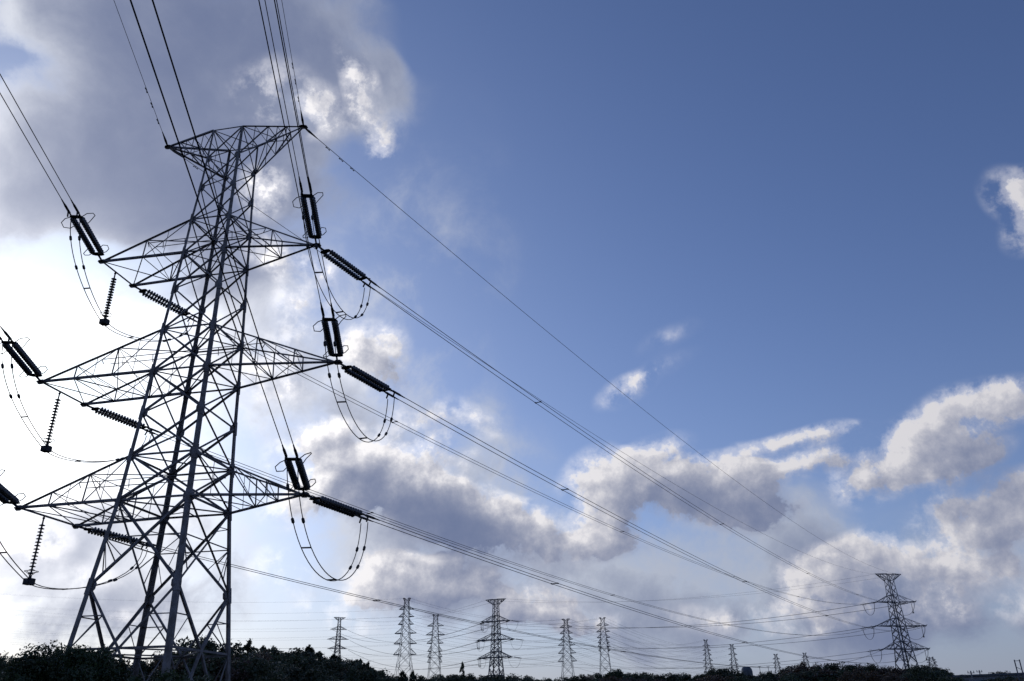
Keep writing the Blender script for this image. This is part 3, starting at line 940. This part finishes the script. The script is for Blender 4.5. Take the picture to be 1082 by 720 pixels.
SP['d'] = slim_pylon(636.5, 860, [653, 661, 667.7, 674, 679.3, 683.5, 688], [3, 6, 6.5, 6.2, 5.5, 6, 5.5], (1.4, 3.6), M_STEEL_PALE, 'pinkish grey six armed pylon behind dark round trees, right half of a pair', GS, 6.2, 1.1, R(-6), mat_top=M_STEEL_FAR)
SP['e'] = slim_pylon(745.5, 1300, [676.3, 683, 687.6, 692.5, 698.5, 704.5, 710], [2, 3.8, 3.8, 4, 4.6, 4.6, 4.6], (.9, 2.6), M_STEEL_PALE, 'little grey pylon far off, leftmost of the row over the right ridge', GS, 4, 1.4, R(8))
SP['f'] = slim_pylon(773, 1400, [681.4, 686, 692, 698, 702.5, 707, 711], [1.8, 3.6, 4, 4, 4, 4, 4], (.9, 2.4), M_STEEL_PALE, 'little grey pylon far off beside the round roofed water tank', GS, 3.6, 1.4, R(10))
SP['g'] = slim_pylon(819.5, 1700, [691.5, 696.7, 701.5, 706, 711], [2, 3.2, 3.2, 3.2, 3.2], (.8, 2.2), M_STEEL_PALE, 'tiny grey pylon on the horizon right of the rooftop masts', GS, 3, 1.6, R(10))
SP['h'] = slim_pylon(850, 1800, [690.2, 695.3, 699.8, 705], [1.8, 3, 3, 3], (.8, 2.2), M_STEEL_PALE, 'tiny grey pylon half sunk behind the tallest round tree of the ridge', GS, 3, 1.6, R(10))
SP['i'] = slim_pylon(906.5, 2100, [701.8, 704.5, 708.5], [3, 3, 3], (.9, 2.0), M_STEEL_PALE, 'tiny pylon top peeping over the trees left of the leaning pylon', GS, 2.6, 1.7, R(10))
SP['j'] = slim_pylon(983.5, 1500, [694.6, 697.6, 700.2, 704], [2, 3.4, 4, 4], (1.0, 2.4), M_STEEL_PALE, 'tiny faint pylon right behind the foot of the leaning pylon', GS, 3, 1.5, R(10))

ORD = ['top', 'first', 'second', 'third', 'fourth', 'fifth', 'sixth']
def slim_span(A, B, text, r, sag, levels=7):
    for k in range(levels):
        for s in (-1, 1):
            P = SP[A][1][(k, s)]
            if isinstance(B, str):
                if (k, s) not in SP[B][1]: continue
                Q = SP[B][1][(k, s)]
            else: Q = P + B
            L = (Q - P).length
            m_root = run_wire('power_line', sag_fn(P, Q, sag), L, 'faint wire, %s %s arm, %s' % (ORD[k], 'left' if s < 0 else 'right', text), 'power line', 'faint wires between the slim pylons', s0=.1, s1=.1, twin=False, r=r, n=24, mat=M_SHIELD, sides=4)
slim_span('a', V(-430, -60, 18), 'from reddish topped pylon running off left', .022, 10)
slim_span('a', 'c', 'from reddish topped pylon to left pinkish pylon', .055, 7)
slim_span('b', 'd', 'from shorter slim pylon to right pinkish pylon', .055, 7)
slim_span('c', 'e', 'from left pinkish pylon to little ridge pylon', .065, 14)
slim_span('d', 'f', 'from right pinkish pylon to pylon beside tank', .065, 14)
slim_span('b', V(-460, 40, 25), 'from shorter slim pylon running off left', .022, 10)

# ================================================================== trees
def leaf_quads(mb, c, rng, size, ratio=.5, droop=0.0):
    a = V(rng.gauss(0, 1), rng.gauss(0, 1), rng.gauss(0, 1) - droop).normalized()
    b = a.orthogonal().normalized()
    b = (b * math.cos(rng.random() * 6.28) + a.cross(b) * math.sin(rng.random() * 6.28)).normalized()
    s = size * rng.choice((.55, .8, 1.0, 1.0, 1.5))
    n = len(mb.v)
    mb.v += [tuple(c - a * s * .5), tuple(c + b * s * ratio * .5), tuple(c + a * s * .5), tuple(c - b * s * ratio * .5)]
    mb.f.append((n, n + 1, n + 2, n + 3))

def crown_broad(seed, n, size, rx=.36, z0=.16, clumps=46):
    """crown of many leaf clumps on uneven boughs; the tree is one unit high"""
    rng = random.Random(seed)
    mb = MB(); cs = []
    for i in range(clumps):
        u, t = rng.uniform(-.75, 1), rng.uniform(0, 6.28)
        rr = math.sqrt(max(.05, 1 - u * u)) * rng.uniform(.55, 1.0)
        zc = (1 + z0) / 2
        cs.append((V(math.cos(t) * rr * rx, math.sin(t) * rr * rx, zc + u * (1 - zc) * rng.uniform(.78, .97) * .93), rng.uniform(.05, .105)))
    for i in range(n):
        c, r = cs[rng.randrange(len(cs))]
        d = V(rng.gauss(0, 1), rng.gauss(0, 1), rng.gauss(0, .85))
        if d.length > 1.7: d *= 1.7 * rng.uniform(.6, 1) / d.length
        leaf_quads(mb, c + d * (r * .62), rng, size)
    # inner foliage that keeps the middle dense
    for i in range(n // 3):
        u, t, q = rng.uniform(-1, .8), rng.uniform(0, 6.28), rng.random() ** .5 * .72
        zc = (1 + z0) / 2
        k = math.sqrt(1 - u * u) * q
        leaf_quads(mb, V(math.cos(t) * k * rx, math.sin(t) * k * rx, zc + u * (1 - zc) * .85), rng, size * 1.5)
    return mb

def crown_conifer(seed, n, size, rx=.17):
    rng = random.Random(seed)
    mb = MB()
    boughs = []
    for i in range(90):
        z = rng.uniform(.10, .97); t = rng.uniform(0, 6.28)
        boughs.append((z, t, rx * 1.25 * (1 - z) ** .6 * rng.uniform(.6, 1.15) + .012))
    for i in range(n):
        z, t, r = boughs[rng.randrange(90)]
        q = rng.random() ** .6
        c = V(math.cos(t + rng.gauss(0, .12)) * r * q, math.sin(t + rng.gauss(0, .12)) * r * q, z - q * r * .35 + rng.gauss(0, .012))
        leaf_quads(mb, c, rng, size, .4, .4)
    for i in range(60): leaf_quads(mb, V(rng.gauss(0, .006), rng.gauss(0, .006), rng.uniform(.93, 1.0)), rng, size * .8, .35)
    return mb

def crown_bare(seed):
    rng = random.Random(seed)
    mb = MB()
    def grow(p, d, l, r, k):
        q = p + d * l
        mid = p.lerp(q, .5) + V(rng.gauss(0, .05), rng.gauss(0, .05), rng.gauss(0, .03)) * l
        mb.tube([p, mid, q], [r, r * .85, r * .7], 3)
        if k == 0: return
        for i in range(3 if k > 1 else 4):
            a = V(rng.gauss(0, .55), rng.gauss(0, .55), rng.gauss(.25, .3))
            grow(p.lerp(q, rng.uniform(.45, 1.0)), (d + a).normalized(), l * rng.uniform(.55, .8), max(.0016, r * .55), k - 1)
    for i in range(4):
        t = i * 1.57 + rng.random()
        grow(V(0, 0, .22), V(math.cos(t) * .45, math.sin(t) * .45, 1).normalized(), .24, .012, 4)
    return mb

def trunk_mesh(name, top=.8, r=.018):
    mb = MB()
    mb.tube([(0, 0, -.03), (.006, 0, .1), (-.006, .008, .3), (.008, -.004, top * .7), (0, 0, top)], [r * 1.5, r * 1.1, r, r * .6, r * .2], 7)
    for i in range(6):
        t = i * 2.1; z = .25 + i * .07
        mb.tube([(0, 0, z), (math.cos(t) * .12, math.sin(t) * .12, z + .1), (math.cos(t) * .23, math.sin(t) * .23, z + .16)], [r * .5, r * .35, r * .1], 5)
    return mb.mesh(name, M_BARK)

TR_MESH = trunk_mesh('trunk')
CROWNS = {
    'broadleaf_tree': [crown_broad(s, 7000, .030, rx=.40 + .04 * (s % 3)).mesh('crown', M_LEAF_DARK) for s in (1, 2, 3, 4)],
    'autumn_tree': [crown_broad(s, 5200, .030, rx=.40).mesh('crown', M_LEAF_AUTUMN) for s in (11, 12)],
    'conifer_tree': [crown_conifer(s, 6000, .030, .16 + .02 * (s % 3)).mesh('crown', M_CONIFER) for s in (21, 22, 23)],
    'bare_tree': [crown_bare(s).mesh('crown', M_TWIG) for s in (31, 32)],
}
RNG = random.Random(7)
def plant(kind, p, height, wide, label, group, variant=None):
    root = empty(kind, p, RNG.uniform(0, 6.28))
    root.scale = (height * wide, height * wide, height)
    tag(root, label, 'tree', group)
    for nm, me in (('trunk', TR_MESH), ('crown', CROWNS[kind][variant if variant is not None else RNG.randrange(len(CROWNS[kind]))])):
        o = bpy.data.objects.new(nm, me); COL.objects.link(o); o.parent = root
    return root

TREELINE = [(-40, 688), (0, 688), (12, 690), (24, 700), (60, 700), (130, 700), (150, 697), (175, 688), (195, 678), (215, 672), (235, 676), (250, 681), (262, 678), (275, 683), (290, 684), (300, 682),
            (315, 686), (330, 684), (340, 691), (357, 694), (375, 699), (386, 697), (396, 704), (403, 712), (437, 711), (465, 714), (500, 714), (515, 713), (530, 714), (545, 714), (580, 718), (600, 717), (622, 713),
            (637, 712), (655, 708.5), (668, 712), (700, 713), (730, 714), (755, 708), (765, 707.5), (778, 710), (788, 716), (796, 715), (805, 709), (820, 713), (838, 704), (850, 701), (870, 702), (900, 702.5),
            (930, 704), (945, 706), (955, 710), (965, 703), (980, 703), (992, 706), (1003, 710), (1015, 714), (1024, 716), (1040, 714), (1057, 709), (1075, 712), (1110, 709)]
def line_y(x):
    for (x0, y0), (x1, y1) in zip(TREELINE, TREELINE[1:]):
        if x0 <= x <= x1: return y0 + (y1 - y0) * (x - x0) / (x1 - x0)
    return 712

LAB = {
    ('broadleaf_tree', 'hill'): 'dark leafy tree of the wooded hill behind the huge pylon',
    ('bare_tree', 'hill'): 'bare twiggy winter tree standing on the wooded hill behind the huge pylon',
    ('autumn_tree', 'hill'): 'brownish tree standing on the wooded hill behind the huge pylon',
    ('conifer_tree', 'hill'): 'dark pointed conifer standing in the wood right of the huge pylon',
    ('broadleaf_tree', 'ridge'): 'round dark crowned tree of the long far ridge under the distant pylons',
    ('autumn_tree', 'ridge'): 'reddish brown crowned tree of the long far ridge under the distant pylons',
    ('conifer_tree', 'ridge'): 'pointed dark conifer of the long far ridge under the distant pylons',
    ('bare_tree', 'ridge'): 'bare twiggy tree of the long far ridge under the distant pylons',
}
def row(x0, x1, step, dist, zone, kinds, drop, wide=(.85, 1.15), jit=.25):
    x = x0
    while x < x1:
        xx = x + RNG.uniform(-jit, jit) * step
        r = dist(xx) * RNG.uniform(.95, 1.05)
        y = line_y(xx) + drop + RNG.uniform(-1, 2.0)
        p = at(xx, y, r)
        gz = ground_z(p.x, p.y)
        h = max(3.0, p.z - gz)
        k = RNG.choices([a for a, _ in kinds], [b for _, b in kinds])[0]
        if k in ('conifer_tree', 'bare_tree'): h *= 1.04
        plant(k, (p.x, p.y, gz - .1), h, RNG.uniform(*wide), LAB[(k, zone)], 'trees: ' + LAB[(k, zone)])
        x += step * RNG.uniform(.8, 1.2)

B, A_, C_, N_ = 'broadleaf_tree', 'autumn_tree', 'conifer_tree', 'bare_tree'
# wooded hill behind the tower, then the conifers
row(150, 262, 15, lambda x: 112, 'hill', [(B, 5), (A_, 3), (N_, 4)], -1)
row(140, 270, 17, lambda x: 98, 'hill', [(B, 7), (A_, 2)], 12, (1.0, 1.3))
row(262, 345, 9, lambda x: 140, 'hill', [(C_, 4), (B, 3), (N_, 5)], 0, (1.1, 1.6))
row(258, 400, 11, lambda x: 128, 'hill', [(B, 6), (C_, 3), (A_, 1)], 5, (1.0, 1.4))
row(345, 403, 7, lambda x: 165, 'hill', [(C_, 6), (B, 3)], 0, (1.1, 1.7))
row(250, 410, 14, lambda x: 118, 'hill', [(B, 5), (C_, 1)], 17, (1.1, 1.5))
# long far ridge
row(403, 560, 11, lambda x: 210, 'ridge', [(B, 5), (C_, 2), (A_, 2)], -2, (1.0, 1.5))
row(560, 1015, 12, lambda x: 265, 'ridge', [(B, 8), (A_, 3)], -2.5, (1.1, 1.6))
row(403, 1020, 15, lambda x: 235, 'ridge', [(B, 6), (A_, 3)], 4, (1.3, 1.9))
row(1020, 1110, 11, lambda x: 240, 'ridge', [(B, 6), (N_, 1)], -2, (1.1, 1.6))
row(1000, 1110, 10, lambda x: 165, 'ridge', [(B, 6), (A_, 2)], 2.5, (1.3, 1.8))
# slender pale green tree that stands up from the ridge
p = at(488.5, 698.5, 190); g = ground_z(p.x, p.y)
plant('conifer_tree', (p.x, p.y, g - .1), p.z - g, .62, 'slender upright tree standing alone above the ridge, left of the stout pylon', None, 1)
# bigger dark crown beside the foot of the leaning pylon
p = at(973, 702, 225); g = ground_z(p.x, p.y)
plant('broadleaf_tree', (p.x, p.y, g - .1), p.z - g, 1.2, 'dense dark tree right beside the foot of the leaning pylon', None, 0)
# far left
for x, y, r_, k, w, lab in ((3, 687, 85, B, .62, 'dark leafy tree at the left edge behind the near bushes'), (-14, 684, 88, B, .8, 'dark leafy tree cut off by the left edge of the view'),
                            (24, 697, 95, N_, .9, 'hazy bare bush between the left edge and the near bushes'), (33, 700, 105, N_, 1.0, 'hazy bare bush just left of the near leafy bush')):
    p = at(x, y, r_); g = ground_z(p.x, p.y)
    plant(k, (p.x, p.y, g - .1), p.z - g, w, lab, None)

# near leafy bushes in front of the pylon's feet: their own fine leaves
def near_bush(seed, x, y, dist, wide, n, clumps, label, rx=.42):
    p = at(x, y, dist); g = ground_z(p.x, p.y); h = p.z - g
    root = empty('leafy_bush', (p.x, p.y, g - .05))
    tag(root, label, 'bush', 'leafy bushes near the camera')
    cr = crown_broad(seed, int(n * 1.8),   .078 / h, rx=rx * wide, z0=.02, clumps=clumps * 2)
    cr.v = [(a * h, b * h, c * h) for a, b, c in cr.v]
    cr.build('crown', M_LEAF, root)
    tb = MB(); rng = random.Random(seed)
    for i in range(7):
        t = i * .9
        e = V(math.cos(t) * .28 * wide * h, math.sin(t) * .28 * wide * h, h * rng.uniform(.6, .9))
        tb.tube([V(0, 0, -.1), e * .3 + V(0, 0, .1 * h), e * .7, e], [.06, .045, .03, .01], 6)
    tb.build('trunk', M_BARK, root)
near_bush(101, 84, 676, 25, 1.0, 30000, 80, 'tallest leafy evergreen bush in front of the left feet of the huge pylon')
near_bush(102, 47, 680, 24.2, .62, 13000, 40, 'leafy bush bulging from the left side of the tallest near bush')
near_bush(103, 118, 677.5, 25.5, .55, 11000, 36, 'leafy bush merging with the right side of the tallest near bush')
near_bush(104, 20, 709, 23.5, .60, 9000, 30, 'low leafy bush at the bottom left corner')
near_bush(105, 186, 704, 23, .66, 11000, 34, 'low leafy bush before the two nearest feet of the huge pylon')
near_bush(106, 150, 709, 24, .6, 8000, 30, 'lowest leafy bush filling the dip between the tallest bush and the low one')
near_bush(107, 214, 712, 23.4, .5, 7000, 24, 'small leafy bush just left of the rightmost foot of the huge pylon')

# ================================================================== small buildings and poles on the ridge
def house(loc, yaw, w, d, h, rh, name, label, wall=None, roof=None, windows=3):
    root = empty(name, loc, yaw)
    tag(root, label, 'building')
    m = MB(); m.box((0, 0, h / 2 - 1), w, d, h + 2); m.build('wall', wall or M_WALL, root)
    m = MB()
    e = .4
    if rh > .5:
        r0 = [V(-w / 2 - e, -d / 2 - e, h + .01), V(-w / 2 - e, d / 2 + e, h + .01), V(-w / 2 - e, 0, h + rh)]
        m.prism(r0, [V(w / 2 + e, p.y, p.z) for p in r0])
    else: m.box((0, 0, h + rh / 2 + .01), w + 2 * e, d + 2 * e, rh)
    m.build('roof', roof or M_ROOF, root)
    for i in range(windows):
        x = -w / 2 + w * (i + .5) / windows
        m = MB(); m.box((x, -d / 2 - .03, h * .55), min(1.5, w / windows * .5), .06, 1.1)
        f = m.build('window', M_WALL, root)
        m = MB(); m.box((x, -d / 2 - .065, h * .55), min(1.3, w / windows * .42), .02, .9); m.build('pane', M_GLASS, f)
    return root

p = at(788.5, 704.6, 300); g = ground_z(p.x, p.y)
wt = empty('water_tank', (p.x, p.y, g)); H = p.z - g
tag(wt, 'dark round shouldered water tank standing up from the ridge trees', 'tank')
m = MB(); m.lathe((0, 0, H - 4.4), (0, 0, H), [(0, 1.75), (.1, 1.85), (2.9, 1.85), (3.7, 1.65), (4.2, 1.25), (4.4, .9)], 20); m.build('tank_body', M_ROOF, wt, True)
m = MB(); m.lathe((0, 0, -.5), (0, 0, H - 4.35), [(0, 1.3), (H - 3.85, 1.2)], 14); m.build('stand', M_CONCRETE, wt)
m = MB()
for s in (-.2, .2): m.bar((s, -1.93, H - 8), (s, -1.93, H - .8), .05)
for i in range(18): m.bar((-.2, -1.93, H - 7.8 + i * .4), (.2, -1.93, H - 7.8 + i * .4), .04)
m.build('ladder', M_STEEL_FAR, wt)
p = at(798, 714.5, 290); g = ground_z(p.x, p.y)
house((p.x, p.y, g), R(-20), 8, 6, p.z - g - 1.2, 1.2, 'small_house', 'low house with a pale wall half hidden between tank and masts')
for x, lab in ((802.5, 'left'), (811.5, 'right')):
    p = at(x, 704.3, 285); g = ground_z(p.x, p.y)
    r_ = empty('antenna_mast', (p.x, p.y, g)); H = p.z - g
    tag(r_, 'thin T shaped mast above the ridge trees beside the water tank, %s one of two' % lab, 'mast', 'thin masts beside the water tank')
    m = MB(); m.lathe((0, 0, -.3), (0, 0, H), [(0, .12), (H + .3, .07)], 8); m.build('pole', M_STEEL_FAR, r_)
    m = MB(); m.bar((-.5, 0, H - .1), (.5, 0, H - .1), .10); m.build('crossbar', M_STEEL_FAR, r_)
# long low building at the right edge
p = at(1052, 712.2, 200); g = ground_z(p.x, p.y)
lb = house((p.x, p.y, g), R(-32), 14, 9, p.z - g - .5, .35, 'long_building', 'long low building with a flat dark roof at the right edge of the ridge', windows=6)
m = MB(); m.bar((-2.5, -5.6, p.z - g - 1.3), (5.5, -5.6, p.z - g - 1.3), 1.6, .12); m.build('awning', M_ROOF_GREEN, lb)
for x, y, r_, lab in ((1025.5, 709.0, 170, 'utility pole with a short crossbar at the left end of the long low building'), (1034.5, 708.3, 205, 'thin utility pole rising behind the long low building')):
    p = at(x, y, r_); g = ground_z(p.x, p.y); H = p.z - g
    q = empty('utility_pole', (p.x, p.y, g)); tag(q, lab, 'pole')
    m = MB(); m.lathe((0, 0, -.3), (0, 0, H), [(0, .16), (H + .3, .10)], 10); m.build('pole', M_CONCRETE, q)
    m = MB(); m.bar((-.6, 0, H - .35), (.6, 0, H - .35), .09); m.build('crossbar', M_STEEL_FAR, q)
    for s in (-.5, .5):
        m = MB(); m.lathe((s, 0, H - .3), (s, 0, H + .02), [(0, .05), (.1, .08), (.2, .05), (.32, .04)], 8); m.build('insulator', M_PORC, q)
p = at(1074.3, 697.2, 110); g = ground_z(p.x, p.y); H = p.z - g
q = empty('ladder_mast', (p.x, p.y, g), R(-30)); tag(q, 'pale ladder like mast of two uprights at the right edge of the view', 'mast')
for s in (-.24, .24):
    m = MB(); m.bar((s, 0, -.3), (s, 0, H), .12, .12); m.build('upright', M_STEEL_PALE, q)
for i in range(12):
    m = MB(); z = H - .12 - i * .62; m.bar((-.24, 0, z), (.24, 0, z - .3 * (i % 2)), .05); m.build('rung', M_STEEL_PALE, q)

# ================================================================== thin air over the land
hb = MB()
hb.box((0, 0, 68), 8600, 8600, 144)
hm = bpy.data.materials.new('haze')
hm.use_nodes = True
hm.node_tree.nodes.clear()
_o = hm.node_tree.nodes.new('ShaderNodeOutputMaterial')
_v = hm.node_tree.nodes.new('ShaderNodeVolumePrincipled')
_v.inputs['Color'].default_value = (.86, .90, 1.0, 1)
_v.inputs['Density'].default_value = .0004
_v.inputs['Anisotropy'].default_value = .8
hm.node_tree.links.new(_v.outputs[0], _o.inputs['Volume'])
haze = hb.build('haze', hm)
tag(haze, kind='stuff')
